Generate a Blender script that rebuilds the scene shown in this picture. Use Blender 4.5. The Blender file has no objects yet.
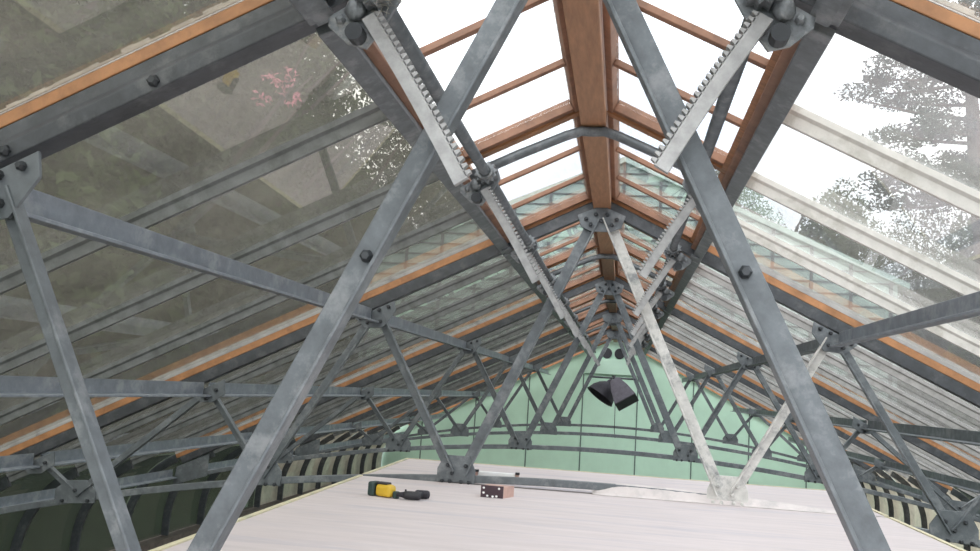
import bpy, math, random
from mathutils import Vector, Matrix
K = 1.3            # metres per drawing unit
ZO = .5            # the platform's top is z = 0
D0 = 1.7176        # first truss
SP = 3.0           # truss spacing
def T(k): return D0 + SP * k
C = bpy.context.scene.collection
TH = math.radians(26.06); CT, SN = math.cos(TH), math.sin(TH); AP = .9697
def W(x, y, z): return Vector((K * x, K * y, K * (z + ZO)))
def S(side, s, n, y):
    return (side * (s * CT + n * SN), y, AP - s * SN + n * CT)

# ------------------------------------------------------------------ materials
def mat(name, col, rough=.6, metal=0, var=.18, scale=9, bump=0, dark=None, dscale=3.0, stretch=None, spec=.5):
    m = bpy.data.materials.new(name); m.use_nodes = True
    N, L = m.node_tree.nodes, m.node_tree.links
    b = N['Principled BSDF']; b.inputs['Roughness'].default_value = rough; b.inputs['Metallic'].default_value = metal
    b.inputs['Specular IOR Level'].default_value = spec
    tc = N.new('ShaderNodeTexCoord'); mp = N.new('ShaderNodeMapping')
    if stretch: mp.inputs['Scale'].default_value = stretch
    L.new(tc.outputs['Object'], mp.inputs['Vector'])
    n1 = N.new('ShaderNodeTexNoise'); n1.inputs['Scale'].default_value = scale; n1.inputs['Detail'].default_value = 5; n1.inputs['Roughness'].default_value = .65
    L.new(mp.outputs['Vector'], n1.inputs['Vector'])
    r = N.new('ShaderNodeValToRGB'); e = r.color_ramp.elements
    lo = [c * (1 - var) for c in col]; hi = [min(1, c * (1 + var)) for c in col]
    e[0].position = .3; e[0].color = (*lo, 1); e[1].position = .7; e[1].color = (*hi, 1)
    L.new(n1.outputs['Fac'], r.inputs['Fac'])
    out = r.outputs['Color']
    if dark:
        n2 = N.new('ShaderNodeTexNoise'); n2.inputs['Scale'].default_value = dscale; n2.inputs['Detail'].default_value = 6; n2.inputs['Roughness'].default_value = .7
        L.new(mp.outputs['Vector'], n2.inputs['Vector'])
        r2 = N.new('ShaderNodeValToRGB'); r2.color_ramp.elements[0].position = .52; r2.color_ramp.elements[1].position = .68
        L.new(n2.outputs['Fac'], r2.inputs['Fac'])
        mx = N.new('ShaderNodeMix'); mx.data_type = 'RGBA'
        L.new(r2.outputs['Color'], mx.inputs['Factor']); L.new(out, mx.inputs['A']); mx.inputs['B'].default_value = (*dark, 1)
        out = mx.outputs['Result']
    L.new(out, b.inputs['Base Color'])
    if bump:
        bp = N.new('ShaderNodeBump'); bp.inputs['Strength'].default_value = bump; bp.inputs['Distance'].default_value = .01
        L.new(n1.outputs['Fac'], bp.inputs['Height']); L.new(bp.outputs['Normal'], b.inputs['Normal'])
    return m
def glass(name, dirt, tint, spots=.3, dcol=(.5, .49, .44), trans=.5, refl=1.5):
    m = bpy.data.materials.new(name); m.use_nodes = True
    N, L = m.node_tree.nodes, m.node_tree.links
    N.remove(N['Principled BSDF']); o = N['Material Output']
    tr = N.new('ShaderNodeBsdfTransparent'); tr.inputs['Color'].default_value = (*tint, 1)
    di = N.new('ShaderNodeBsdfDiffuse'); tl = N.new('ShaderNodeBsdfTranslucent')
    di.inputs['Color'].default_value = (*dcol, 1); tl.inputs['Color'].default_value = (*dcol, 1)
    md = N.new('ShaderNodeMixShader'); md.inputs[0].default_value = trans
    L.new(di.outputs[0], md.inputs[1]); L.new(tl.outputs[0], md.inputs[2])
    tc = N.new('ShaderNodeTexCoord')
    n1 = N.new('ShaderNodeTexNoise'); n1.inputs['Scale'].default_value = 2.2; n1.inputs['Detail'].default_value = 7; n1.inputs['Roughness'].default_value = .65
    n2 = N.new('ShaderNodeTexNoise'); n2.inputs['Scale'].default_value = 28; n2.inputs['Detail'].default_value = 4
    L.new(tc.outputs['Object'], n1.inputs['Vector']); L.new(tc.outputs['Object'], n2.inputs['Vector'])
    a = N.new('ShaderNodeMapRange'); a.inputs[1].default_value = .3; a.inputs[2].default_value = .75; a.inputs[3].default_value = dirt * .6; a.inputs[4].default_value = dirt * 1.5
    L.new(n1.outputs['Fac'], a.inputs[0])
    b = N.new('ShaderNodeMapRange'); b.inputs[1].default_value = .68; b.inputs[2].default_value = .8; b.inputs[3].default_value = 0; b.inputs[4].default_value = spots
    L.new(n2.outputs['Fac'], b.inputs[0])
    ad = N.new('ShaderNodeMath'); ad.operation = 'ADD'; ad.use_clamp = True
    L.new(a.outputs[0], ad.inputs[0]); L.new(b.outputs[0], ad.inputs[1])
    mx = N.new('ShaderNodeMixShader'); L.new(ad.outputs[0], mx.inputs[0]); L.new(tr.outputs[0], mx.inputs[1]); L.new(md.outputs[0], mx.inputs[2])
    gl = N.new('ShaderNodeBsdfGlossy'); gl.inputs['Roughness'].default_value = .02
    ge = N.new('ShaderNodeNewGeometry'); dt = N.new('ShaderNodeVectorMath'); dt.operation = 'DOT_PRODUCT'
    L.new(ge.outputs['Normal'], dt.inputs[0]); L.new(ge.outputs['Incoming'], dt.inputs[1])
    ab = N.new('ShaderNodeMath'); ab.operation = 'ABSOLUTE'; L.new(dt.outputs['Value'], ab.inputs[0])
    on = N.new('ShaderNodeMath'); on.operation = 'SUBTRACT'; on.inputs[0].default_value = 1; L.new(ab.outputs[0], on.inputs[1])
    pw = N.new('ShaderNodeMath'); pw.operation = 'POWER'; pw.inputs[1].default_value = 4; L.new(on.outputs[0], pw.inputs[0])
    ma = N.new('ShaderNodeMath'); ma.operation = 'MULTIPLY_ADD'; ma.inputs[1].default_value = .97; ma.inputs[2].default_value = .04 * refl; ma.use_clamp = True
    L.new(pw.outputs[0], ma.inputs[0])
    m2 = N.new('ShaderNodeMixShader'); L.new(ma.outputs[0], m2.inputs[0]); L.new(mx.outputs[0], m2.inputs[1]); L.new(gl.outputs[0], m2.inputs[2])
    L.new(m2.outputs[0], o.inputs['Surface'])
    return m
def leafmat(name, col):
    m = bpy.data.materials.new(name); m.use_nodes = True
    N, L = m.node_tree.nodes, m.node_tree.links
    N.remove(N['Principled BSDF']); o = N['Material Output']
    oi = N.new('ShaderNodeNewGeometry'); r = N.new('ShaderNodeValToRGB')
    r.color_ramp.elements[0].color = (*[c * .6 for c in col], 1); r.color_ramp.elements[1].color = (*[min(1, c * 1.6) for c in col], 1)
    L.new(oi.outputs['Random Per Island'], r.inputs['Fac'])
    d = N.new('ShaderNodeBsdfDiffuse'); t = N.new('ShaderNodeBsdfTranslucent'); x = N.new('ShaderNodeMixShader'); x.inputs[0].default_value = .35
    L.new(r.outputs[0], d.inputs[0]); L.new(r.outputs[0], t.inputs[0]); L.new(d.outputs[0], x.inputs[1]); L.new(t.outputs[0], x.inputs[2]); L.new(x.outputs[0], o.inputs['Surface'])
    return m
M = {
 'steel': mat('weathered_grey_steel', (.13, .145, .155), .5, .25, .25, 14, .15, (.23, .24, .245), 7),
 'steel_bolt': mat('dark_bolt', (.05, .055, .06), .5, .4, .2, 20),
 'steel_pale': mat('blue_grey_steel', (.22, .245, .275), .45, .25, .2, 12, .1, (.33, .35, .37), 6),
 'steel_dark': mat('dark_grey_steel', (.06, .065, .072), .5, .25, .28, 14, .15, (.115, .12, .125), 8),
 'steel_white': mat('paint_splashed_steel', (.56, .55, .52), .65, 0, .18, 16, .1, (.24, .25, .25), 9),
 'wood': mat('varnished_pine', (.40, .19, .082), .5, 0, .3, 7, .05, (.26, .12, .055), 5, stretch=(1, 6, 1)),
 'wood_ridge': mat('varnished_ridge_wood', (.36, .185, .095), .5, 0, .22, 6, .05, (.3, .14, .07), 4, stretch=(8, 1, 4)),
 'wood_brown': mat('brown_sash_wood', (.27, .14, .085), .55, 0, .3, 7, .05, (.16, .085, .055), 6),
 'bar_grey': mat('grey_glazing_bar', (.16, .168, .168), .6, 0, .28, 12, .1, (.085, .095, .085), 5),
 'bar_white': mat('white_glazing_bar', (.66, .64, .6), .6, 0, .12, 12, .05, (.45, .43, .38), 5),
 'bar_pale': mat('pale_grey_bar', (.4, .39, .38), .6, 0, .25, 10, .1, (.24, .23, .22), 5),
 'iron': mat('mottled_cast_iron', (.2, .215, .225), .55, .3, .4, 22, .5, (.42, .42, .4), 14),
 'rack': mat('pale_galvanised_rack', (.34, .34, .335), .5, .2, .22, 25, .1),
 'putty': mat('old_putty', (.3, .28, .24), .9, 0, .35, 18, .3),
 'wall_green': mat('pale_green_wall_board', (.52, .74, .59), .75, 0, .05, 3),
 'seam': mat('dark_board_seam', (.12, .17, .15), .8),
 'panel_green': mat('lighter_green_panel', (.52, .72, .58), .6, 0, .05, 3),
 'white_board': mat('whitewashed_board', (.57, .51, .505), .75, 0, .08, 3, .03, (.46, .43, .46), 1.1, stretch=(.6, 5, 1)),
 'sheet': mat('white_dust_sheet', (.6, .55, .535), .8, 0, .07, 9, .15, (.48, .45, .44), 6),
 'ply': mat('raw_plywood_edge', (.6, .55, .38), .8, 0, .15, 9, 0, (.4, .42, .3), 5),
 'black': mat('matt_black_plastic', (.022, .022, .027), .55, 0, .2, 20),
 'blackgreen': mat('dark_green_plastic', (.025, .05, .045), .55, 0, .2, 20),
 'lamp_black': mat('dull_black_metal', (.03, .028, .036), .6, .2, .25, 14),
 'lamp_grey': mat('worn_lamp_top', (.1, .09, .11), .6, .2, .2, 14),
 'yellow': mat('yellow_plastic', (.62, .4, .03), .45, 0, .08, 10),
 'redwood': mat('pinkish_wood_block', (.5, .33, .28), .7, 0, .15, 12),
 'darkred': mat('dark_maroon_plastic', (.045, .022, .03), .5, 0, .2, 12),
 'white': mat('white_plastic', (.85, .85, .84), .5, 0, .03, 10),
 'teal_glass': mat('pale_teal_glazing', (.5, .63, .57), .25, 0, .14, 2.5),
 'brick': mat('dark_plinth_brick', (.12, .1, .085), .9, 0, .3, 10, .3),
 'floor': mat('dark_earth_floor', (.08, .075, .06), .95, 0, .3, 4, .3),
 'ground': mat('grass_ground', (.05, .08, .03), .95, 0, .4, 2, .3),
 'hill': mat('leafy_hill', (.045, .06, .032), .95, 0, .5, 1.5, .6),
 'bark': mat('bark', (.09, .07, .06), .9, 0, .3, 8, .4),
 'glass_left': glass('dusty_left_glass', .15, (.8, .8, .77), .35, (.47, .44, .39)),
 'glass_right': glass('dusty_right_glass', .13, (.95, .96, .95), .2, (.72, .70, .68)),
 'glass_vent': glass('clean_vent_glass', .03, (.97, .98, .98), .05, (.7, .7, .7)),
 'glass_eave': glass('grimy_eave_glass', .3, (.6, .65, .6), .3, (.2, .22, .18), .4),
 'glass_cream': glass('whitewashed_eave_glass', .8, (.9, .9, .85), .1, (.85, .8, .7), .7, .6),
 'leaf_dark': leafmat('dark_leaves', (.055, .075, .035)),
 'leaf_mid': leafmat('mid_leaves', (.08, .105, .05)),
 'leaf_grey': leafmat('grey_green_leaves', (.085, .1, .065)),
 'needle': leafmat('pine_needles', (.04, .06, .05)),
 'pink': leafmat('pink_petals', (.6, .25, .3)),
}

# ------------------------------------------------------------------ mesh building
def setp(o, label=None, cat=None, group=None, kind=None):
    for k, v in (('label', label), ('category', cat), ('group', group), ('kind', kind)):
        if v: o[k] = v
    return o
class MB:
    def __init__(s): s.v = []; s.f = []
    def add(s, vs, fs):
        b = len(s.v); s.v += [tuple(v) for v in vs]; s.f += [tuple(b + i for i in f) for f in fs]; return s
    def hexa(s, c):      # 8 corners: bottom ring, top ring
        return s.add(c, [(3, 2, 1, 0), (4, 5, 6, 7), (0, 1, 5, 4), (1, 2, 6, 5), (2, 3, 7, 6), (3, 0, 4, 7)])
    def box(s, a, b):
        (x0, y0, z0), (x1, y1, z1) = a, b
        return s.hexa([(x0, y0, z0), (x1, y0, z0), (x1, y1, z0), (x0, y1, z0), (x0, y0, z1), (x1, y0, z1), (x1, y1, z1), (x0, y1, z1)])
    def obox(s, c, size, rot):   # oriented box
        R = rot; c = Vector(c); h = [q / 2 for q in size]
        cs = [(-1, -1, -1), (1, -1, -1), (1, 1, -1), (-1, 1, -1), (-1, -1, 1), (1, -1, 1), (1, 1, 1), (-1, 1, 1)]
        return s.hexa([c + R @ Vector((i * h[0], j * h[1], k * h[2])) for i, j, k in cs])
    def slope(s, side, s0, s1, n0, n1, y0, y1):
        return s.hexa([S(side, s0, n0, y0), S(side, s1, n0, y0), S(side, s1, n0, y1), S(side, s0, n0, y1),
                       S(side, s0, n1, y0), S(side, s1, n1, y0), S(side, s1, n1, y1), S(side, s0, n1, y1)])
    def loft(s, rings, cap=True, close=True):
        b = len(s.v); n = len(rings[0])
        for r in rings: s.v += [tuple(p) for p in r]
        for i in range(len(rings) - 1):
            for j in range(n if close else n - 1):
                k = (j + 1) % n
                s.f.append((b + i * n + j, b + i * n + k, b + (i + 1) * n + k, b + (i + 1) * n + j))
        if cap:
            s.f.append(tuple(b + j for j in reversed(range(n)))); s.f.append(tuple(b + (len(rings) - 1) * n + j for j in range(n)))
        return s
    def plate(s, poly, y0, y1):   # xz polygon
        return s.loft([[(x, y0, z) for x, z in poly], [(x, y1, z) for x, z in poly]])
    def tube(s, pts, rad, n=10):
        pts = [Vector(p) for p in pts]; rs = rad if isinstance(rad, (list, tuple)) else [rad] * len(pts)
        rings = []
        for i, p in enumerate(pts):
            d = (pts[min(i + 1, len(pts) - 1)] - pts[max(i - 1, 0)]).normalized()
            u = d.cross(Vector((0, 0, 1)))
            if u.length < .05: u = d.cross(Vector((0, 1, 0)))
            u.normalize(); w = u.cross(d)
            rings.append([p + (u * math.cos(2 * math.pi * j / n) + w * math.sin(2 * math.pi * j / n)) * rs[i] for j in range(n)])
        return s.loft(rings)
    def lump(s, c, r, n=10, m=6, jit=0, rng=random, rot=None):
        c = Vector(c); rings = []
        for i in range(1, m):
            a = math.pi * i / m
            ring = []
            for j in range(n):
                q = 2 * math.pi * j / n; k = 1 + (rng.random() - .5) * jit
                p = Vector((r[0] * math.sin(a) * math.cos(q) * k, r[1] * math.sin(a) * math.sin(q) * k, r[2] * math.cos(a) * k))
                if rot: p = rot @ p
                ring.append(c + p)
            rings.append(ring)
        return s.loft(rings)
    def build(s, name, m, parent=None, base=None, smooth=False, bevel=0):
        vs = [W(*v) for v in s.v]
        if parent is not None: org = parent.get('_o') and Vector(parent['_o']) or Vector((0, 0, 0))
        elif base: org = W(*base)
        else:
            lo = [min(v[i] for v in vs) for i in range(3)]; hi = [max(v[i] for v in vs) for i in range(3)]
            org = Vector(((lo[0] + hi[0]) / 2, (lo[1] + hi[1]) / 2, lo[2]))
        me = bpy.data.meshes.new(name); me.from_pydata([v - org for v in vs], [], s.f); me.update()
        me.materials.append(M[m] if isinstance(m, str) else m)
        if smooth:
            for p in me.polygons: p.use_smooth = True
        o = bpy.data.objects.new(name, me); C.objects.link(o)
        if parent is not None:
            o.parent = parent; ORG[o.name] = org
        else: o.location = org; ORG[o.name] = org
        o['_o'] = tuple(org)
        if bevel:
            b = o.modifiers.new('bevel', 'BEVEL'); b.width = bevel; b.segments = 2; b.limit_method = 'ANGLE'
        return o
ORG = {}
def empty(name, loc, label, cat, group=None):
    o = bpy.data.objects.new(name, None); C.objects.link(o); o.location = W(*loc); o.empty_display_size = .1
    o['_o'] = tuple(W(*loc)); return setp(o, label, cat, group)
def copy_tree(o, off, parent=None):
    c = o.copy(); C.objects.link(c)
    if parent is None: c.location = o.location + off; c['_o'] = tuple(c.location)
    else: c.parent = parent
    for ch in list(o.children): copy_tree(ch, off, c)
    return c
SIDE = {-1: 'left', 1: 'right'}
ORD = ['nearest', 'second', 'third', 'fourth', 'fifth', 'sixth']
def bay(b):   # the bay in front of truss b ... named by trusses one can see
    return ['in front of the nearest truss', 'between nearest and second truss', 'between second and third truss', 'between third and fourth truss',
            'between fourth and fifth truss', 'between fifth truss and green wall'][b]
def bayspan(b): return (T(b - 1) if b else D0 - 2.2, T(b) - (.085 if b == 5 else 0))

# ------------------------------------------------------------------ trusses
def chz(x): return -.462 - .037 * x * x
P = {'p1': (1.177, .345), 'p2': (2.083, -.105), 'p3': (3.037, -.555), 'b2': (.685, chz(.685) + .03), 'b1': (1.739, chz(1.739) + .03), 'b0': (2.80, chz(2.8) + .03)}
def angle(mb, p, q, y, w, leg, side, t=.008, flip=1):
    """steel angle in the truss plane from p to q (xz); broad face at y, leg standing towards -y on the inner side"""
    d = Vector((q[0] - p[0], q[1] - p[1])).normalized(); n = Vector((-d.y, d.x))
    if n.x * side > 0: n = -n          # n points to the middle of the house
    n *= flip
    h = w / 2
    prof = [(-h, 0), (-h, -t), (h - t, -t), (h - t, -leg), (h, -leg), (h, 0)]
    r = [[(c[0] + n.x * a, y + b, c[1] + n.y * a) for a, b in prof] for c in (p, q)]
    return mb.loft(r)
def bolt(mb, x, z, y, r=.011, h=.012):
    n = 6
    return mb.loft([[(x + r * math.cos(a), y, z + r * math.sin(a)) for a in [2 * math.pi * i / n for i in range(n)]],
                    [(x + r * math.cos(a), y - h, z + r * math.sin(a)) for a in [2 * math.pi * i / n for i in range(n)]],
                    [(x + .6 * r * math.cos(a), y - h * 1.5, z + .6 * r * math.sin(a)) for a in [2 * math.pi * i / n for i in range(n)]]])
def make_truss(k, label, bolts):
    y = T(k)
    t = empty('roof_truss', (0, y, chz(3.7)), label, 'roof truss', 'iron roof trusses')
    for side in (-1, 1):
        nb, nt_ = (.008, .0875) if k == 0 else (0, .0595)
        mb = MB(); prof = [(.03, nb), (.03, nb + .008), (-.012, nb + .008), (-.012, nt_), (-.02, nt_), (-.024, nb + .05), (-.036, nb + .034), (-.036, nb)]
        if k: prof = [(.03, nb), (.03, nb + .008), (-.012, nb + .008), (-.012, nt_), (-.02, nt_), (-.02, nb)]
        mb.loft([[S(side, s - (n * math.tan(TH) if s < .01 else 0), n, y + a) for a, n in prof] for s in (0.0005, 4.12)])
        o = mb.build('rafter', 'steel_dark', t, bevel=.004)
        if k == 0:
            for bs in (.925, 1.28, 2.2):
                q = S(side, bs, .026, y); bm = MB(); bolt(bm, q[0], q[2], y - .0345, .013, .011); bm.build('bolt', 'steel_bolt', o)
    mb = MB(); xs = [-3.72 + 7.44 * i / 40 for i in range(41)]
    mb.loft([[(x, y - .022, chz(x) - .018), (x, y + .022, chz(x) - .018), (x, y + .022, chz(x) + .018), (x, y - .022, chz(x) + .018)] for x in xs])
    mb.build('bottom_chord', 'steel', t, bevel=.004)
    for side in (-1, 1):
        pp = {a: (side * b[0], b[1]) for a, b in P.items()}
        if k == 0: pp['b2'] = (side * .72, P['b2'][1])
        top = (side * .03, .93); p1i = pp['p1']
        segs = [(top, (pp['b2'][0] - side * .03, pp['b2'][1]), .058, .045), ((pp['b2'][0] + side * .03, pp['b2'][1]), (p1i[0] - side * .02, p1i[1]), .048, .04),
                ((p1i[0] + side * .02, p1i[1]), pp['b1'], .045, .035), (pp['b1'], pp['p2'], .04, .035), (pp['p2'], pp['b0'], .04, .035), (pp['b0'], pp['p3'], .04, .03)]
        for i, (a, b, w, leg) in enumerate(segs):
            mb = MB(); angle(mb, a, b, y - .014, w, leg, side)
            splash = (k == 1 and side == 1 and i in (0, 1))
            o = mb.build('diagonal', 'steel_white' if splash else 'steel', t, bevel=.003)
            if splash: o['label'] = 'diagonal splashed with white paint'
            if k == 0 and i == 0:
                for f in (.5,):
                    bm = MB(); x = a[0] + (b[0] - a[0]) * f; z = a[1] + (b[1] - a[1]) * f
                    bolt(bm, x, z, y - .022, .013, .012); bm.build('bolt', 'steel_bolt', o)
        def gus(poly, bl, y0=y - .014, th=.01, m='steel'):
            g = MB(); g.plate([(side * x, z) for x, z in (poly if side > 0 else poly)], y0, y0 + th); o = g.build('gusset_plate', m, t, bevel=.002)
            if bolts:
                for bx, bz in bl:
                    bm = MB(); bolt(bm, side * bx, bz, y0 - .001, .0105, .012); bm.build('bolt', 'steel_bolt' if m == 'steel' else m, o)
            return o
        x, z = P['b2']; z -= .03; x += .035 if k == 0 else 0
        gus([(x - .1, z - .018), (x + .1, z - .018), (x + .1, z + .05), (x + .065, z + .12), (x - .065, z + .12), (x - .1, z + .05)],
            [(x - .07, z - .012), (x - .03, z - .012), (x + .03, z - .012), (x + .07, z - .012), (x - .05, z + .07), (x + .045, z + .07), (x + .02, z + .03)], y0=y - .033,
            m='steel_white' if (k == 1 and side == 1) else 'steel')
        x, z = P['p1']
        gus([(x - .1, z + .085), (x - .11, z + .03), (x - .05, z - .06), (x + .05, z - .07), (x + .1, z - .03), (x + .11, z - .02)],
            [(x - .07, z + .05), (x - .02, z + .03), (x + .03, z + .0), (x - .03, z - .03), (x + .04, z - .04), (x + .08, z - .02)], y0=y - .048)
        x, z = P['b1']; z -= .03
        gus([(x - .11, z - .015), (x + .11, z - .02), (x + .11, z + .05), (x + .07, z + .13), (x - .06, z + .13), (x - .11, z + .06)],
            [(x - .08, z - .008), (x - .03, z - .01), (x + .03, z - .012), (x + .08, z - .014), (x - .04, z + .08), (x + .05, z + .08), (x, z + .04)], y0=y - .033)
        x, z = P['p2']
        gus([(x - .09, z + .06), (x - .1, z - .02), (x - .03, z - .07), (x + .04, z - .07), (x + .09, z - .03)], [(x - .05, z + .0), (x + .03, z - .03), (x, z - .05)], y0=y - .048)
        x, z = P['b0']; z -= .03
        gus([(x - .12, z - .01), (x + .12, z - .03), (x + .12, z + .05), (x + .06, z + .1), (x - .06, z + .11), (x - .12, z + .06)], [(x - .08, z), (x + .07, z - .01), (x, z + .05)], y0=y - .033)
        x, z = P['p3']
        gus([(x - .09, z + .05), (x - .1, z - .02), (x - .03, z - .07), (x + .05, z - .08), (x + .09, z - .03)], [(x - .05, z - .01), (x + .03, z - .04)], y0=y - .048)
        g = MB(); g.plate([(side * a, b) for a, b in [(3.45, -.74), (3.74, -.87), (3.76, -1.03), (3.45, -.93)]], y - .033, y - .02); g.build('heel_plate', 'steel', t)
    g = MB(); g.plate([(-.125, .93), (0, .985), (.125, .93), (.105, .868), (.05, .845), (-.05, .845), (-.105, .868)], y - .05, y - .038)
    o = g.build('apex_plate', 'steel', t, bevel=.002)
    if bolts:
        for bx, bz in ((-.08, .91), (-.03, .935), (.03, .935), (.08, .91), (-.055, .88), (.055, .88), (0, .9)):
            bm = MB(); bolt(bm, bx, bz, y - .05, .0115, .012); bm.build('bolt', 'steel_bolt', o)
    return t
TL = ['nearest grey iron roof truss, its two big diagonals running the full height of the picture',
      'second grey iron roof truss, right foot splashed white where it meets the platform',
      'third iron roof truss, standing just beyond the far edge of the white platform',
      'fourth iron roof truss, directly in front of the one with hanging lamps',
      'fifth and farthest iron roof truss, two black lamps hanging in its middle']
trusses = [make_truss(k, TL[k], k < 3) for k in range(5)]

# tie rod on the far truss for the lamps
mb = MB(); mb.tube([(-.335, T(4) - .03, .262), (.335, T(4) - .03, .262)], .014, 8)
mb.build('tie_rod', 'steel_dark', trusses[4])

# ------------------------------------------------------------------ purlins, per bay
PNAME = {'p1': 'upper', 'p2': 'middle', 'p3': 'lower', 'p4': 'eaves'}
for b in range(6):
    y0, y1 = bayspan(b)
    for side in (-1, 1):
        for key in ('p1', 'p2', 'p3', 'p4'):
            if b == 0 and key != 'p1': continue
            if key == 'p4': x, z = 3.74, -.93
            else: x, z = P[key]
            mb = MB(); i = -side
            a = y0 + .014; e = y1 - .054
            prof = [(x - .03, z + .040), (x - .03, z - .030), (x + .028, z - .030), (x + .028, z - .022), (x - .022, z - .022), (x - .022, z + .036)]
            prof = [(x + .03, z + .034), (x + .03, z - .036), (x - .028, z - .04), (x - .028, z - .030), (x + .020, z - .026), (x + .020, z + .038)]
            mb.loft([[(side * u, yy, v) for u, v in prof] for yy in (a, e)])
            mb.build('purlin', 'steel_pale' if side < 0 or (b < 2 and key == 'p1') else 'steel', bevel=.003)  # near right upper purlins paler: lens flare put into their steel colour
            o = C.objects[-1] if False else bpy.data.objects[list(ORG)[-1]]
            setp(o, f'grey steel {PNAME[key]} purlin on the {SIDE[side]} roof slope, {bay(b)}', 'purlin', f'{PNAME[key]} purlins of the {SIDE[side]} slope')
        # vent trimmer: steel flat with timber curb above
        r = empty('vent_trimmer', S(side, .53, 0, (y0 + y1) / 2), f'grey steel vent trimmer {SIDE[side]} of the ridge, {bay(b)}', 'trimmer beam', f'vent trimmers {SIDE[side]} of the ridge')
        MB().slope(side, .527, .578, -.012, .03, y0 + .014, y1 - .038).build('steel_flat', 'steel', r, bevel=.004)
        MB().slope(side, .499, .572, .031, .066, y0 + .021, y1 - .038).build('timber_curb', 'wood_brown', r, bevel=.004)
        MB().slope(side, .52, .562, -.02, -.0125, y1 - .16, y1 - .04).build('splice_plate', 'steel', r)

# ------------------------------------------------------------------ timber rafters, ridge, glazing bars
for k in range(6):
    for side in (-1, 1):
        yk = T(k) - (.06 if k == 5 else 0)
        rng = random.Random(k * 2 + side)
        where = f'on top of the {ORD[k]} truss' if k < 5 else 'against the green end wall'
        r = empty('timber_rafter', S(side, 4.1, .09, yk), f'orange-brown timber rafter {where}, {SIDE[side]} roof slope', 'timber rafter', f'timber rafters of the {SIDE[side]} slope')
        MB().slope(side, .012 if k else .01, 4.15, .0885 if k == 0 else .0605, .116 if k == 0 else .097, yk - .0205, yk + .0205).build('rafter_timber', 'wood', r, bevel=.003)
        MB().slope(side, .012, 4.15, .1165 if k == 0 else .0975, .12, yk - .0205, yk + .0205).build('glazing_bead', 'bar_pale', r)
        if k < 2:
            mb = MB(); s = .62
            while s < 4.1:
                ds = rng.uniform(.02, .06); h = rng.uniform(.004, .014)
                mb.slope(side, s, s + ds, .1205, .1205 + h, yk - .022, yk - .010); s += ds
            mb.build('putty_line', 'putty', r)
bars = [.75, 1.5, 2.25]
for b in range(6):
    y0, y1 = bayspan(b)
    for side in (-1, 1):
        for j, dy in enumerate(bars):
            y = T(b - 1) + dy
            if y < y0 + .3: continue
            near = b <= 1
            m = ('bar_white' if (side > 0 and near) else 'bar_pale' if side > 0 else 'bar_grey')  # bars paler on the right slope than the left, whitest in the near bays
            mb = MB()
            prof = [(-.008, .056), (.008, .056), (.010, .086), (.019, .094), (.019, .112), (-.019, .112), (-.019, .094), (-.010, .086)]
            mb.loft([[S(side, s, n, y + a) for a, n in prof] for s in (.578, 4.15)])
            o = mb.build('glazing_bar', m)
            col = 'white-painted' if m == 'bar_white' else 'pale grey' if m == 'bar_pale' else 'grey'
            pos = ['first', 'middle', 'last'][j]
            setp(o, f'{col} glazing bar, {SIDE[side]} slope, {pos} of those {bay(b)}', 'glazing bar', f'glazing bars of the {SIDE[side]} slope')
for b in range(6):
    y0, y1 = bayspan(b)
    mb = MB(); mb.box((-.046, y0 + (.002), .972), (.046, y1 - .002, 1.12))
    o = mb.build('ridge_beam', 'wood_ridge', bevel=.005); setp(o, f'orange-brown timber ridge beam {bay(b)}', 'ridge beam', 'lengths of ridge beam')
    mb = MB(); mb.loft([[(-.065, yy, 1.121), (.065, yy, 1.121), (.04, yy, 1.15), (-.04, yy, 1.15)] for yy in (y0 + .002, y1 - .002)])
    mb.build('ridge_cap', 'steel_dark', o)
n = 0
# intermediate bent frames between trimmers at mid bay
for b in range(1, 6):
    y = T(b - 1) + 1.5
    r = empty('mid_frame', (0, y, .7), f'dark bent steel bar with timber above, under the ridge {bay(b)}', 'mid frame', 'bent mid-bay frames under the ridge')
    path = [S(-1, .488, .02, y), S(-1, .3, .02, y), S(-1, .1, .012, y), S(-1, .045, .004, y), (0, y, AP - .018), S(1, .045, .004, y), S(1, .1, .012, y), S(1, .3, .02, y), S(1, .488, .02, y)]
    MB().tube(path, .018, 10).build('bent_bar', 'steel', r, smooth=True)
    for side in (-1, 1):
        MB().slope(side, .018, .575, .068, .117, y - .021, y + .021).build('mid_timber', 'wood', r, bevel=.003)

# ------------------------------------------------------------------ vent sashes
def sash(side, ya, yb, label):
    r = empty('ridge_vent', S(side, .57, .09, (ya + yb) / 2), label, 'roof vent', f'ridge vent sashes {SIDE[side]} of the ridge')
    n0, n1 = .0665, .1195
    MB().slope(side, .478, .576, n0, n1, ya, yb).build('bottom_rail', 'wood', r, bevel=.003)
    MB().slope(side, .018, .042, n0 + .005, n1, ya, yb).build('top_rail', 'wood_brown', r, bevel=.003)
    for y in (ya + .016, yb - .016):
        MB().slope(side, .043, .477, n0 + .01, n1, y - .016, y + .016).build('stile', 'wood_brown', r, bevel=.003)
    for f in (.34, .68):
        y = ya + (yb - ya) * f
        MB().slope(side, .043, .477, n0 + .015, n1 - .018, y - .013, y + .013).build('sash_bar', 'wood_brown', r, bevel=.003)
    MB().slope(side, .043, .477, n1 - .016, n1 - .012, ya + .033, yb - .033).build('glass_pane', 'glass_vent', r)
for b in range(6):
    for side in (-1, 1):
        for h in (0, 1):
            ya = T(b - 1) + .0222 + 1.5 * h; yb = T(b - 1) + 1.5 * (h + 1) - .0222
            if b == 0 and h == 0: continue
            if b == 5 and h == 1: yb -= .06
            if b == 0: ya = max(ya, D0 - 1.3)
            lab = f'timber-framed glazed ridge vent {SIDE[side]} of ridge, {["nearer", "farther"][h]} one {bay(b)}' if b else f'timber-framed glazed ridge vent {SIDE[side]} of ridge, just in front of the nearest truss'
            sash(side, ya, yb, lab)

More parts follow.
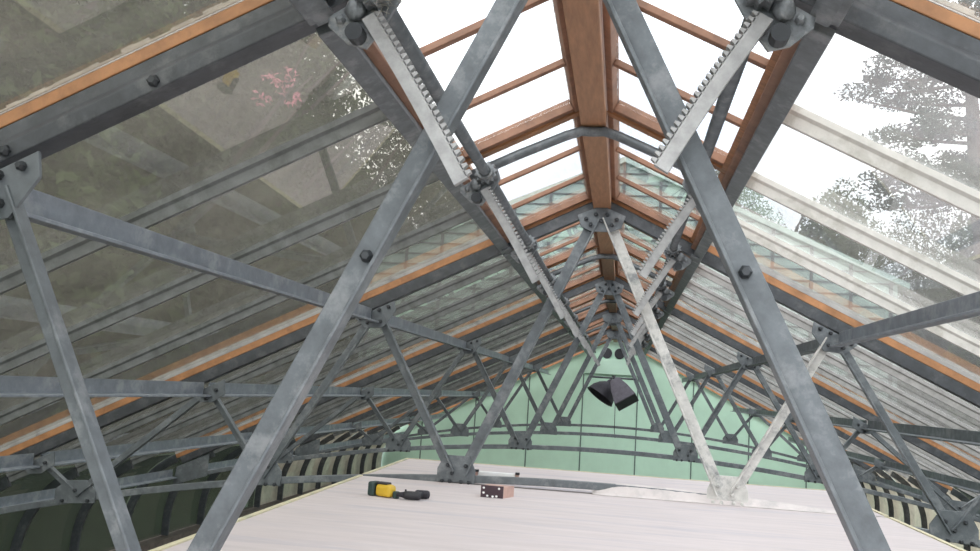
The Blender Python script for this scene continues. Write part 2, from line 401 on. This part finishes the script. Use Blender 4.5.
# ------------------------------------------------------------------ opening gear: shaft, racks, brackets
for side in (-1, 1):
    x, z = side * .372, .764
    mb = MB(); mb.tube([(x, D0 - .6, z), (x, T(5) - .1, z)], .019, 10)
    o = mb.build('vent_shaft', 'steel', smooth=True)
    setp(o, f'long grey round shaft under the {SIDE[side]} ridge vents, joining the toothed racks', 'shaft', 'vent opening shafts')
def holed(mb, pl, px, pz, y0, y1, r=.0205):   # a plate with a round hole for the shaft
    out = []
    for i in range(len(pl)):
        p, q = pl[i], pl[(i + 1) % len(pl)]
        out += [(p[0] + (q[0] - p[0]) * f, p[1] + (q[1] - p[1]) * f) for f in (0, .34, .67)]
    inn = []
    for x, z in out:
        a = math.atan2(z - pz, x - px); inn.append((px + r * math.cos(a), pz + r * math.sin(a)))
    rings = [[(x, y0, z) for x, z in out], [(x, y1, z) for x, z in out], [(x, y1, z) for x, z in inn], [(x, y0, z) for x, z in inn], [(x, y0, z) for x, z in out]]
    return mb.loft(rings, cap=False)
def opener(side, y, label):
    rng = random.Random(5)
    r = empty('vent_opener', (side * .4, y, .7), label, 'vent opener', f'rack and pinion vent openers {SIDE[side]} of the ridge')
    A = Vector((side * .376, .705)); Bq = Vector((side * .170, .380)) if side < 0 else Vector((side * .198, .414))
    d = (Bq - A); Ln = d.length; d.normalize(); nrm = Vector((-d.y, d.x))
    if nrm.x * side > 0: nrm = -nrm        # towards the ridge, teeth side
    def R(u, v, bow): return A + d * u + nrm * (v + bow * math.sin(math.pi * u / Ln))
    bow = .004
    out = []; nt = 26; w = .0145
    for i in range(nt):
        u0 = Ln * i / nt; du = Ln / nt
        out += [R(u0, w, bow), R(u0 + du * .22, w + .011, bow), R(u0 + du * .55, w + .011, bow), R(u0 + du * .78, w, bow)]
    top = out + [R(Ln, w, bow)]
    back = [R(Ln * i / 12, -w, bow) for i in range(13)]
    mb = MB(); yf, yk = y - .008, y + .008
    # strip of quads: body, then each tooth
    body_t = [R(Ln * i / 12, w, bow) for i in range(13)]
    mb.loft([[(p.x, yf, p.y), (q.x, yf, q.y), (q.x, yk, q.y), (p.x, yk, p.y)] for p, q in zip(body_t, back)])
    for i in range(nt):
        q = [R(Ln * i / nt, w - .002, bow)] + out[4 * i + 1:4 * i + 3] + [R(Ln * i / nt + Ln / nt * .78, w - .002, bow)]
        mb.loft([[(p.x, yf, p.y) for p in q], [(p.x, yk, p.y) for p in q]])
    mb.build('toothed_rack', 'rack', r)
    # bracket plates either side of the pinion, cast iron
    mb = MB()
    px, pz = side * .372, .764
    pl = [(side * a, c) for a, c in [(.335, .79), (.43, .738), (.468, .714), (.466, .695), (.425, .66), (.385, .65), (.35, .70), (.322, .752)]]
    holed(mb, pl, px, pz, y + .022, y + .032)
    mb.build('bracket_plate', 'iron', r, bevel=.004)
    mb = MB(); N = 12
    ring = []
    for i in range(N * 2):
        a = math.pi * i / N; rr = .043 if i % 2 else .033
        ring.append((px + rr * math.cos(a), pz + rr * math.sin(a)))
    holed(mb, ring, px, pz, y - .02, y + .015)
    mb.build('pinion', 'iron', r)
    mb = MB()
    cir = [(px + .030 * math.cos(math.pi * q / 8), pz + .030 * math.sin(math.pi * q / 8)) for q in range(16)]
    for ya, yb in ((y - .045, y - .021), (y + .0325, y + .055)):
        mb = MB(); holed(mb, cir, px, pz, ya, yb); mb.build('collar', 'iron', r, bevel=.003)
    mb = MB(); mb.tube([(side * .402, y - .012, .672), (side * .402, y + .0215, .672)], .018, 12)
    mb.build('guide_roller', 'steel_bolt', r)
    for qx, qz in ((.44, .708), (.36, .70), (.40, .735)):
        mb = MB(); bolt(mb, side * qx, qz, y + .0215, .010, .01); mb.build('bolt', 'iron', r)
    mb = MB(); c0 = Vector((px, y + .005, pz))
    mb.lump((side * .408, y + .004, .722), (.021, .016, .024), 10, 7, .2, rng)
    mb.build('casting_lug', 'iron', r, smooth=True)
i = 0
names = ['nearest', 'second', 'third', 'fourth', 'fifth', 'sixth', 'seventh', 'eighth']
for k in range(8):
    for side in (-1, 1):
        opener(side, 1.63 + 1.5 * k, f'pale toothed rack with cast-iron pinion bracket, {names[k]} one along the {SIDE[side]} vent shaft')
# cobwebbed fluff on the nearest left bracket
rng = random.Random(3); mb = MB()
for q in range(110):
    a = Vector((-.345 + rng.gauss(0, .012), 1.58 + rng.gauss(0, .012), .745 + rng.gauss(0, .02)))
    e = a + Vector((rng.uniform(-.01, .05), rng.uniform(-.02, .02), rng.uniform(-.02, .035)))
    mb.tube([a, (a + e) / 2 + Vector((rng.gauss(0, .005), 0, rng.gauss(0, .005))), e], .0005, 3)
setp(mb.build('cobweb', 'putty'), 'wisps of grey cobweb on the nearest left rack bracket', 'cobweb', None, 'stuff')

# ------------------------------------------------------------------ glazing and shell (structure)
wn = 0
for b in range(6):
    y0, y1 = bayspan(b)
    for side in (-1, 1):
        wn += 1
        mb = MB(); mb.slope(side, .58, 4.16, .1145, .118, y0 + .022, y1 - .022 - (.06 if b == 5 else 0))
        setp(mb.build(f'window_{wn}', 'glass_left' if side < 0 else 'glass_right'), kind='structure')
# curved eaves
def eave(off=0):
    x0, z0 = 3.80, -.805; R = .8 - off; pts = []
    a0 = S(1, 4.16, .116 - off, 0); cx = a0[0] - (R) * SN; cz = a0[2] - (R) * CT
    for i in range(11):
        a = math.radians(90 - 26.06) * (1 - i / 10)
        pts.append((cx + R * math.cos(a), cz + R * math.sin(a)))
    pts.append((cx + R, -1.62)); return pts
EO, EI = eave(0), eave(.05)
for b in range(1, 6):
    y0, y1 = bayspan(b)
    for side in (-1, 1):
        wn += 1
        pts = eave(.01); p2 = eave(.014)
        mb = MB(); rings = [[(side * p[0], y0 + .03, p[1]), (side * p[0], y1 - .03, p[1]), (side * q[0], y1 - .03, q[1]), (side * q[0], y0 + .03, q[1])] for p, q in zip(pts, p2)]
        mb.loft(rings)
        setp(mb.build(f'window_{wn}', 'glass_cream' if b >= 4 else 'glass_eave'), kind='structure')
        for j in range(4):
            y = y0 + .75 * j
            mb = MB(); pi, po = eave(.085), eave(.016)
            mb.loft([[(side * p[0], y - .014, p[1]), (side * p[0], y + .014, p[1]), (side * q[0], y + .014, q[1]), (side * q[0], y - .014, q[1])] for p, q in zip(pi, po)])
            o = mb.build('eaves_rib', 'steel_dark')
            which = f'level with the {ORD[b - 1]} truss' if j == 0 else f'{["", "first", "middle", "last"][j]} of those {bay(b)}'
            setp(o, f'curved eaves rib along the {SIDE[side]} side, {which}', 'eaves rib', f'curved eaves ribs on the {SIDE[side]}')
for side in (-1, 1):
    x = EO[-1][0]
    mb = MB(); mb.box((min(side * (x - .12), side * (x + .08)), -.5, -2.6), (max(side * (x - .12), side * (x + .08)), T(5), -1.63))
    setp(mb.build(f'wall_{SIDE[side]}', 'brick'), kind='structure')
yw = T(5)
poly = [(-EO[-1][0] - .05, -2.6), (EO[-1][0] + .05, -2.6)] + [(p[0] , p[1]) for p in reversed(EO)] + [(0, AP + .16)] + [(-p[0], p[1]) for p in EO]
mb = MB(); mb.plate(poly, yw, yw + .06)
setp(mb.build('wall_back', 'wall_green'), kind='structure')
for i, x in enumerate([-3.52, -2.53, -1.55, -.56, .43, 1.42, 2.41, 3.4]):
    top = min(AP - abs(x) * .489 + .05, .365 if abs(x) < .6 else 9)
    mb = MB(); mb.box((x - .011, yw - .006, -2.4), (x + .011, yw - .0005, top))
    setp(mb.build(f'trim_{i + 1}', 'seam'), kind='structure')
mb = MB(); mb.box((-4.3, -.5, -2.68), (4.3, yw, -2.6)); setp(mb.build('floor', 'floor'), kind='structure')
# panel and vents high on the end wall
o = MB().box((-.55, yw - .05, .38), (.42, yw - .0005, .66)).build('wall_panel', 'panel_green', bevel=.006)
setp(o, 'pale green box panel across the top of the end wall, below two round vents', 'wall panel')
for x, lb in ((-.155, 'left'), (.075, 'right')):
    r = empty('round_vent', (x, yw, .66), f'round black vent hole in the end wall, {lb} one of the pair', 'vent', 'round vents above the panel')
    ring = lambda rr: [(x + rr * math.cos(a), .765 + rr * 1.05 * math.sin(a)) for a in [2 * math.pi * q / 24 for q in range(24)]]
    MB().plate(ring(.092), yw - .03, yw - .0005).build('vent_rim', 'lamp_black', r)
    MB().plate(ring(.076), yw - .034, yw - .031).build('vent_mesh', 'black', r)

# ------------------------------------------------------------------ platform and what lies on it
ZP = -.5
pf = empty('work_platform', (.1, 2.6, ZP - .04), 'whitewashed board platform filling the lower middle, laid across the trusses', 'platform')
def xl(y): return -1.07 - .18 * min(1, max(0, (y - 1.5) / 4.4))
def xr(y): return 1.47
for ya, yb in ((-.4, 1.69), (1.745, 4.688), (4.745, 5.95)):
    z0, z1 = ZP - .035, ZP
    MB().hexa([(xl(ya) + .02, ya, z0), (xr(ya) - .03, ya, z0), (xr(yb) - .03, yb, z0), (xl(yb) + .02, yb, z0), (xl(ya) + .02, ya, z1), (xr(ya) - .03, ya, z1), (xr(yb) - .03, yb, z1), (xl(yb) + .02, yb, z1)]).build('platform_board', 'white_board', pf, bevel=.003)
    for f, g in ((xl, 0), (xr, -.0295)):
        MB().hexa([(f(ya) + g, ya, z0), (f(ya) + g + .0195, ya, z0), (f(yb) + g + .0195, yb, z0), (f(yb) + g, yb, z0), (f(ya) + g, ya, z1 + .004), (f(ya) + g + .0195, ya, z1 + .004), (f(yb) + g + .0195, yb, z1 + .004), (f(yb) + g, yb, z1 + .004)]).build('edge_strip', 'ply', pf)
MB().box((-1.25, 5.951, ZP - .035), (1.46, 5.97, ZP + .003)).build('edge_strip', 'ply', pf)
# white sheet draped over the second truss's chord
rng = random.Random(8); nx, ny = 46, 10
mb = MB(); top = []
for i in range(nx + 1):
    x = .02 + .04 * math.sin(0) + 1.36 * i / nx
    row = []
    for j in range(ny + 1):
        v = j / ny; y = 4.655 + .13 * v
        hump = max(chz(x) + .021 - ZP, .006) * math.exp(-((v - .5) / .27) ** 4)
        z = ZP + .001 + hump * min(1, .15 + (x - .02) / .16) + rng.uniform(0, .002) * (.15 < v < .85)
        row.append((x, y + rng.uniform(-.002, .002), z))
    top.append(row)
vs = [p for r_ in top for p in r_]; fs = []
for i in range(nx):
    for j in range(ny):
        a = i * (ny + 1) + j; fs.append((a, a + ny + 1, a + ny + 2, a + 1))
mb.add(vs, fs); o = mb.build('dust_sheet', 'sheet', smooth=True)
so = o.modifiers.new('thick', 'SOLIDIFY'); so.thickness = .003; so.offset = 1
setp(o, 'white sheeting draped over the second truss chord, right half of platform', 'dust sheet')

# yellow and black tool
rot = Matrix.Rotation(math.radians(-22), 3, 'Z')
def tool(mb, name, m, parent, c0, c1, k, **kw):
    c0, c1 = Vector(c0), Vector(c1); mb.v = [tuple(c1 + (Vector(v) - c0) * k) for v in mb.v]; return mb.build(name, m, parent, **kw)
A0, A1 = (-.87, 3.93, ZP), (-.855, 3.91, ZP)
r = empty('power_tool', A1, 'yellow and black power tool lying on the white platform', 'power tool')
tool(MB().obox((-.866, 3.925, ZP + .033), (.098, .06, .062), rot), 'yellow_body', 'yellow', r, A0, A1, .86, bevel=.02)
tool(MB().obox((-.934, 3.952, ZP + .036), (.042, .066, .072), rot), 'grip_block', 'blackgreen', r, A0, A1, .86, bevel=.012)
tool(MB().obox((-.882, 3.935, ZP + .067), (.07, .045, .012), rot), 'top_cap', 'black', r, A0, A1, .86, bevel=.006)
tool(MB().obox((-.806, 3.903, ZP + .018), (.026, .03, .036), rot), 'nose', 'blackgreen', r, A0, A1, .86, bevel=.006)
# black drill
B0, B1, kk = (-.74, 3.84, ZP), (-.732, 3.872, ZP + .0015), .62
r = empty('cordless_drill', B1, 'black cordless drill lying on its side beside the yellow tool', 'drill')
a = math.radians(4); dx = Vector((math.cos(a), math.sin(a), 0)); c = Vector((-.742, 3.84, ZP + .0305))
tool(MB().tube([c - dx * .045, c - dx * .03, c + dx * .055, c + dx * .068, c + dx * .072], [.024, .029, .029, .024, .012], 14), 'motor_body', 'black', r, B0, B1, kk, smooth=True)
tool(MB().tube([c - dx * .1, c - dx * .095, c - dx * .06, c - dx * .045], [.008, .013, .019, .022], 12), 'chuck', 'lamp_black', r, B0, B1, kk, smooth=True)
tool(MB().tube([c + dx * .03 + Vector((0, .02, 0)), c + dx * .055 + Vector((0, .09, -.004))], [.02, .022], 12), 'handle', 'black', r, B0, B1, kk, smooth=True)
tool(MB().obox(c + dx * .058 + Vector((0, .115, -.0015)), (.11, .045, .058), Matrix.Rotation(a, 3, 'Z')), 'battery', 'lamp_black', r, B0, B1, kk, bevel=.015)
tool(MB().obox(c - dx * .035 + Vector((0, 0, .032)), (.012, .01, .012), Matrix.Rotation(a, 3, 'Z')), 'direction_switch', 'black', r, B0, B1, kk)
# socket box
r = empty('socket_box', (-.42, 4.25, ZP), 'small dark box with pale studs, in front of the second truss chord', 'socket box')
MB().box((-.476, 4.19, ZP), (-.372, 4.20, ZP + .054)).build('dark_face', 'darkred', r)
MB().hexa([(-.478, 4.201, ZP), (-.372, 4.201, ZP), (-.335, 4.30, ZP), (-.46, 4.30, ZP), (-.478, 4.201, ZP + .05), (-.372, 4.201, ZP + .05), (-.335, 4.30, ZP + .05), (-.46, 4.30, ZP + .05)]).build('wooden_block', 'redwood', r)
for x, z in ((-.463, .043), (-.463, .021), (-.392, .043), (-.445, .008), (-.402, .008), (-.42, .006)):
    MB().lump((x, 4.189, ZP + z), (.0055, .004, .0055), 8, 5).build('stud', 'white', r)
# white bar with end brackets behind the chord
r = empty('white_bar', (-.49, 4.86, ZP), 'white bar with small dark end brackets, lying behind the second truss chord', 'bar tool')
MB().box((-.595, 4.845, ZP + .018), (-.395, 4.87, ZP + .056)).build('bar', 'white', r, bevel=.006)
for x in (-.605, -.385):
    MB().box((x - .009, 4.84, ZP), (x + .009, 4.875, ZP + .06)).build('end_bracket', 'redwood', r, bevel=.003)
    MB().box((x - .008, 4.835, ZP + .052), (x + .014, 4.85, ZP + .064)).build('bracket_hook', 'black', r)

# ------------------------------------------------------------------ hanging lamps
yl = T(4) - .06
r = empty('dome_lamp', (-.08, yl + .2, -.05), 'black dome-shaded lamp hanging tilted from the far truss, left of the box lamp', 'lamp')
ax = Vector((-.55, -.2, -.8)).normalized(); top = Vector((.0, yl + .2, .235))
u = ax.cross(Vector((0, 1, 0))).normalized(); w = ax.cross(u)
prof = [(q * 1.25, rr * 1.2) for q, rr in [(.0, .03), (.03, .045), (.06, .05), (.075, .075), (.12, .125), (.18, .165), (.25, .185), (.262, .195), (.25, .178), (.18, .155), (.1, .09)]]
mb = MB(); mb.loft([[top + ax * q + (u * math.cos(t) + w * math.sin(t)) * rr for t in [2 * math.pi * j / 20 for j in range(20)]] for q, rr in prof]); mb.build('shade', 'lamp_black', r, smooth=True)
mb = MB(); mb.tube([top + ax * .02, top + Vector((.02, 0, .02)), top + Vector((.03, .02, .06)), (0, T(4) - .02, .285), (.0, T(4) - .0, .262)], .010, 8); mb.build('hook', 'lamp_black', r, smooth=True)
mb = MB(); mb.lump(top + ax * .14, (.05, .05, .06), 12, 8); mb.build('bulb', 'lamp_grey', r, smooth=True)
r = empty('box_lamp', (.2, yl, -.2), 'black square floodlight hanging tilted, right of the dome lamp', 'lamp')
ax = Vector((.48, -.38, -.78)).normalized(); u = Vector((0, 1, 0)).cross(ax).normalized(); w = ax.cross(u)
def sq(q, a, b): return [Vector((.03, yl - .05, .235)) + ax * q + u * i * a + w * j * b for i, j in ((-1, -1), (1, -1), (1, 1), (-1, 1))]
MB().loft([sq(0, .05, .05), sq(.03, .075, .07), sq(.2, .13, .12), sq(.38, .165, .15), sq(.4, .17, .155)]).build('housing', 'lamp_grey', r, bevel=.01)
MB().loft([sq(.401, .165, .15), sq(.41, .165, .15)]).build('front_glass', 'black', r)
mb = MB(); q = Vector((.03, yl - .05, .235)); mb.tube([q, q + Vector((-.01, .02, .05)), (.02, T(4) - .03, .285), (.03, T(4) + 0, .26)], .009, 8); mb.build('hook', 'lamp_black', r, smooth=True)
mb = MB(); mb.tube([(.06, yl + .02, .262), (.055, yl + .03, -.1), (.06, yl + .02, -.5), (.075, yl + .02, -.62)], .005, 6)
setp(mb.build('lamp_cable', 'lamp_black', smooth=True), 'thin dark cable dangling from the lamps in front of the green wall', 'cable')

# ------------------------------------------------------------------ outside
def leaves(mb, rng, c, r, n, size, flat=1.0, shell=.45):
    for _ in range(n):
        while True:
            p = Vector((rng.uniform(-1, 1), rng.uniform(-1, 1), rng.uniform(-1, 1)))
            l = p.length
            if shell < l <= 1: break
        q = Vector((c[0] + p.x * r[0], c[1] + p.y * r[1], c[2] + p.z * r[2]))
        u = Vector((rng.gauss(0, 1), rng.gauss(0, 1), rng.gauss(0, 1) * flat)).normalized(); v = u.orthogonal().normalized()
        v = Matrix.Rotation(rng.uniform(0, 6.28), 3, u) @ v
        s = size * rng.uniform(.6, 1.3); k = u.cross(v) * s * .12
        mb.add([q - u * s, q + v * s * .45 + k, q + u * s, q - v * s * .45 + k], [(0, 1, 2, 3)])
def tree(name, base, h, crown, leafm, label, cat, group, seed, n, size, flowers=None):
    rng = random.Random(seed); x, y, z = base
    t = empty(name, base, label, cat, group)
    mb = MB(); mb.tube([(x, y, z), (x + rng.uniform(-.2, .2), y, z + h * .35), (x + rng.uniform(-.4, .4), y + .2, z + h * .8)], [.22, .16, .05], 8)
    for q in range(6):
        a = rng.uniform(0, 6.28); zz = z + h * rng.uniform(.25, .6); L = h * .25
        mb.tube([(x, y, zz), (x + math.cos(a) * L * .6, y + math.sin(a) * L * .6, zz + L * .5), (x + math.cos(a) * L, y + math.sin(a) * L, zz + L)], [.08, .05, .02], 6)
    mb.build('trunk', 'bark', t, smooth=True)
    mb = MB(); tot = sum(a[3] * a[4] * a[5] for a in crown) ** 1
    for (dx, dy, dz, rx, ry, rz) in crown:
        leaves(mb, rng, (x + dx, y + dy, z + dz), (rx, ry, rz), int(n * (rx * ry * rz) / tot) + 50, size)
    mb.build('foliage', leafm, t)
    if flowers:
        mb = MB()
        for (fx, fy, fz) in flowers: leaves(mb, rng, (fx, fy, fz), (.12, .12, .08), 24, .035, shell=0)
        mb.build('blossom', 'pink', t)
    return t
def crown(rng, h, w, n):
    out = []
    for i in range(n):
        f = (i + .5) / n
        out.append((rng.uniform(-.45, .45) * w, rng.uniform(-.45, .45) * w, h * (.18 + .75 * f), w * rng.uniform(.5, .75) * (1.15 - .5 * f), w * rng.uniform(.5, .75) * (1.15 - .5 * f), h * rng.uniform(.14, .2)))
    return out
GZ = -2.6
left_trees = [((-8.6, 2.4, -1.6), 9.0, 2.6, 'leaf_dark', 'dark leafy tree close to the left glass, nearest the camera'),
              ((-7.6, 8.6, -1.8), 10.2, 2.8, 'leaf_mid', 'leafy tree with pink blossom behind the upper left panes'),
              ((-8.0, 13.8, -2.0), 11.5, 2.9, 'leaf_grey', 'grey-green tree behind the left panes, third back from the camera'),
              ((-9.5, 19.6, -1.5), 13.5, 3.3, 'leaf_mid', 'mid green tree behind the left panes, level with the green wall'),
              ((-13.6, 27.5, -2.0), 16.0, 3.6, 'leaf_dark', 'dark green tree behind the left panes, beyond the green wall'),
              ((-14.8, 35.5, -2.0), 18.5, 4.0, 'leaf_mid', 'mid green tree behind the left panes, farthest back'),
              ((-8.9, 25.0, -2.0), 13.5, 2.6, 'leaf_mid', 'slender mid green tree behind the left panes, beside the glazed gable'),
              ((-8.2, 33.0, -2.0), 13.5, 3.0, 'leaf_grey', 'grey-green tree behind the left panes, closest to the glazed gable'),
              ((-14.5, 8.0, 1.5), 12.5, 3.6, 'leaf_grey', 'tall grey-green tree up the left hillside, behind the blossom tree'),
              ((-15.5, 15.5, 1.5), 13.0, 3.6, 'leaf_dark', 'tall dark tree up the left hillside, farther back')]
for i, (b_, h, w, lm, lb) in enumerate(left_trees):
    rng = random.Random(40 + i)
    fl = [(-4.1 * 1.02 + rng.uniform(-.3, .3), 9.8 + rng.uniform(-.2, .2), 3.5 - .25 * rng.random())] * 0 + [(-3.80, 9.0, 3.205), (-3.57, 9.0, 3.253), (-3.52, 9.0, 2.97), (-3.9, 9.1, 3.0), (-3.66, 9.05, 3.1)] if i == 1 else None
    tree('broadleaf_tree', b_, h, crown(rng, h, w, 9), lm, lb, 'tree', 'trees on the left', 60 + i, 22000, .10, fl)
# hillside
rng = random.Random(2); mb = MB(); nx, ny = 20, 26; vs = []; fs = []
for i in range(nx + 1):
    for j in range(ny + 1):
        u = i / nx; x = -5.4 - 30 * u; y = -4 + 60 * j / ny
        vs.append((x, y, GZ + 25 * (1 - math.exp(-u * 2.6)) * min(1, u * 6 + .02) + rng.uniform(-.3, .3) * min(1, u * 8)))
for i in range(nx):
    for j in range(ny):
        a = i * (ny + 1) + j; fs.append((a, a + 1, a + ny + 2, a + ny + 1))
mb.add(vs, fs); setp(mb.build('hillside', 'hill', smooth=True), kind='structure')
mb = MB(); mb.box((-60, -20, GZ - .3), (60, 90, GZ - .09)); setp(mb.build('ground', 'ground'), kind='structure')
mb = MB(); mb.loft([[(x, y_, GZ - .1 + 6.5 * min(1, max(0, (y_ - 24 + .25 * x) / 14)) + .4 * math.sin(x * .6)) for y_ in (24, 27, 30, 34, 40, 60)] + [(x, 60, GZ - .3), (x, 24, GZ - .3)] for x in range(4, 60, 4)])
setp(mb.build('hillside', 'hill', smooth=True), kind='structure')
# taller glazed gable beyond the end wall
gy = 19.2; gw = 5.6; gz = lambda x: 5.0 - .43 * abs(x)
gh = empty('glasshouse', (0, gy, GZ), 'taller pale glazed gable standing beyond the green end wall', 'glasshouse')
mb = MB(); mb.plate([(-gw, GZ), (gw, GZ), (gw, gz(gw)), (0, gz(0)), (-gw, gz(gw))], gy, gy + .05); mb.build('gable_glazing', 'teal_glass', gh)
for i in range(-7, 8):
    x = i * .78
    MB().box((x - .03, gy - .06, GZ), (x + .03, gy - .001, gz(x) - .02)).build('glazing_bar', 'bar_grey', gh)
z = -1.0
while z < 4.8:
    hw = min(gw, (5.0 - z) / .43 - .03)
    MB().box((-hw, gy - .03, z - .014), (hw, gy - .0005, z + .014)).build('lap_strip', 'bar_grey', gh); z += .24
for side in (-1, 1):
    mb = MB(); mb.loft([[(side * x, y_, gz(x) + o_) for x, o_ in ((0, 0), (gw + .2, 0), (gw + .2, .12), (0, .12))] for y_ in (gy - .12, gy + 7)]); mb.build('roof_slope', 'teal_glass', gh)
# right side broadleaf trees
right_trees = [((3.6, 32.0, GZ), 10.6, 1.9, 'leaf_grey', 'bushy broadleaf tree behind the right panes, nearest to the ridge'),
               ((7.0, 30.0, GZ), 9.8, 2.1, 'leaf_mid', 'bushy broadleaf tree behind the right panes, just left of the pine'),
               ((9.4, 26.2, GZ), 8.6, 1.9, 'leaf_grey', 'broadleaf tree behind the right panes, just below the pine boughs'),
               ((7.6, 17.6, GZ), 5.6, 1.7, 'leaf_mid', 'lowest bushy tree behind the right panes, closest to the glass'),
               ((5.2, 36.5, GZ), 12.2, 2.3, 'leaf_mid', 'tall broadleaf tree far behind the right panes, above the glazed gable'),
               ((12.0, 39.0, GZ), 12.2, 2.3, 'leaf_grey', 'tall broadleaf tree far behind the right panes, directly left of the pine trunk'),
               ((12.0, 29.5, GZ), 9.0, 2.2, 'leaf_mid', 'broadleaf tree behind the right panes, directly beneath the pine crown'),
               ((10.2, 19.6, GZ), 6.0, 1.5, 'leaf_grey', 'low broadleaf tree in front of the pine trunk'),
               ((15.0, 25.0, GZ), 8.6, 2.4, 'leaf_mid', 'broadleaf tree standing beyond the pine trunk')]
for i, (b_, h, w, lm, lb) in enumerate(right_trees):
    rng = random.Random(80 + i)
    tree('broadleaf_tree', b_, h, crown(rng, h, w, 8), lm, lb, 'tree', 'trees on the right', 90 + i, 26000, .065)
# far trees beyond the end
for i, (x, h) in enumerate(((-17, 15), (-8.5, 13), (0, 12.0), (8.5, 12), (17, 12.5))):
    rng = random.Random(120 + i)
    tree('broadleaf_tree', (x, 46 + rng.uniform(-2, 2), GZ), h, crown(rng, h, 3.6, 7), 'leaf_mid', f'distant broadleaf tree beyond the green wall, {["first", "second", "third", "fourth", "fifth"][i]} from the left', 'tree', 'distant trees beyond the end wall', 130 + i, 14000, .17)
# pine
rng = random.Random(7)
px, py = 8.25, 22.0
t = empty('pine_tree', (px, py, GZ), 'tall pine with layered boughs against white sky, upper right', 'tree')
tr = [(px, py, GZ), (px + .1, py, 2), (px - .05, py, 4.8), (px - .2, py, 7), (px - .3, py, 9), (px - .5, py, 11.5)]
mb = MB(); mb.tube(tr, [.3, .24, .2, .15, .1, .04], 10)
nd = MB()
for k in range(34):
    z = 4.9 + 6.4 * k / 34; L = (2.7 - 1.9 * max(0, (z - 7.6) / 4)) * rng.uniform(.6, 1.05)
    a = rng.choice([math.pi, math.pi, 0]) + rng.gauss(0, .8); x0 = px - .05 * (z - 4)
    d = Vector((math.cos(a), math.sin(a), rng.uniform(-.08, .3)))
    s0 = Vector((x0, py, z)); p1 = s0 + d * L * .5 + Vector((0, 0, -.08)); p2 = s0 + d * L
    mb.tube([s0, p1, p2], [.055, .035, .012], 6)
    for q in range(5):
        f = .35 + .65 * q / 4; c = s0 + d * L * f + Vector((rng.gauss(0, .16), rng.gauss(0, .2), .05 + rng.gauss(0, .1)))
        leaves(nd, rng, c, (.42, .42, .19), 150, .06, .7, 0)
mb.build('trunk', 'bark', t, smooth=True); nd.build('needles', 'needle', t)

# ------------------------------------------------------------------ sky
w = bpy.data.worlds.new('World'); bpy.context.scene.world = w; w.use_nodes = True
N, L = w.node_tree.nodes, w.node_tree.links
bg = N['Background']; tc = N.new('ShaderNodeTexCoord'); nz = N.new('ShaderNodeTexNoise'); nz.inputs['Scale'].default_value = 2.5; nz.inputs['Detail'].default_value = 5
rp = N.new('ShaderNodeValToRGB'); rp.color_ramp.elements[0].color = (.72, .82, 1, 1); rp.color_ramp.elements[1].color = (1, 1, 1, 1)
rp.color_ramp.elements[0].position = .3; rp.color_ramp.elements[1].position = .6
L.new(tc.outputs['Generated'], nz.inputs['Vector']); L.new(nz.outputs['Fac'], rp.inputs['Fac']); L.new(rp.outputs[0], bg.inputs['Color'])
bg.inputs['Strength'].default_value = 2.9
sun = bpy.data.lights.new('sun', 'SUN'); sun.energy = 2.7; sun.angle = math.radians(50); sun.color = (1, .98, .95)
so = bpy.data.objects.new('sun', sun); C.objects.link(so); so.rotation_euler = (math.radians(52), 0, math.radians(-18))

# ------------------------------------------------------------------ camera
cd = bpy.data.cameras.new('camera'); cam = bpy.data.objects.new('camera', cd); C.objects.link(cam)
cd.sensor_width = 36; cd.lens = 900.0 / 980 * 36; cd.clip_start = .02; cd.clip_end = 500
F = Vector((-.1504315, .98086409, .12359612)); R = Vector((.98763801, .14353087, .06300836)); U = Vector((-.04406278, -.13154667, .99033022))
mt = Matrix(((R.x, U.x, -F.x, 0), (R.y, U.y, -F.y, 0), (R.z, U.z, -F.z, 0), (0, 0, 0, 1)))
mt.translation = W(.1456, 0, 0); cam.matrix_world = mt
sc = bpy.context.scene; sc.camera = cam
sc.view_settings.view_transform = 'Standard'; sc.view_settings.look = 'None'; sc.view_settings.exposure = 0; sc.view_settings.gamma = 1
sc.cycles.max_bounces = 8; sc.cycles.transparent_max_bounces = 24; sc.cycles.diffuse_bounces = 4
for o in bpy.data.objects:
    if '_o' in o: del o['_o']
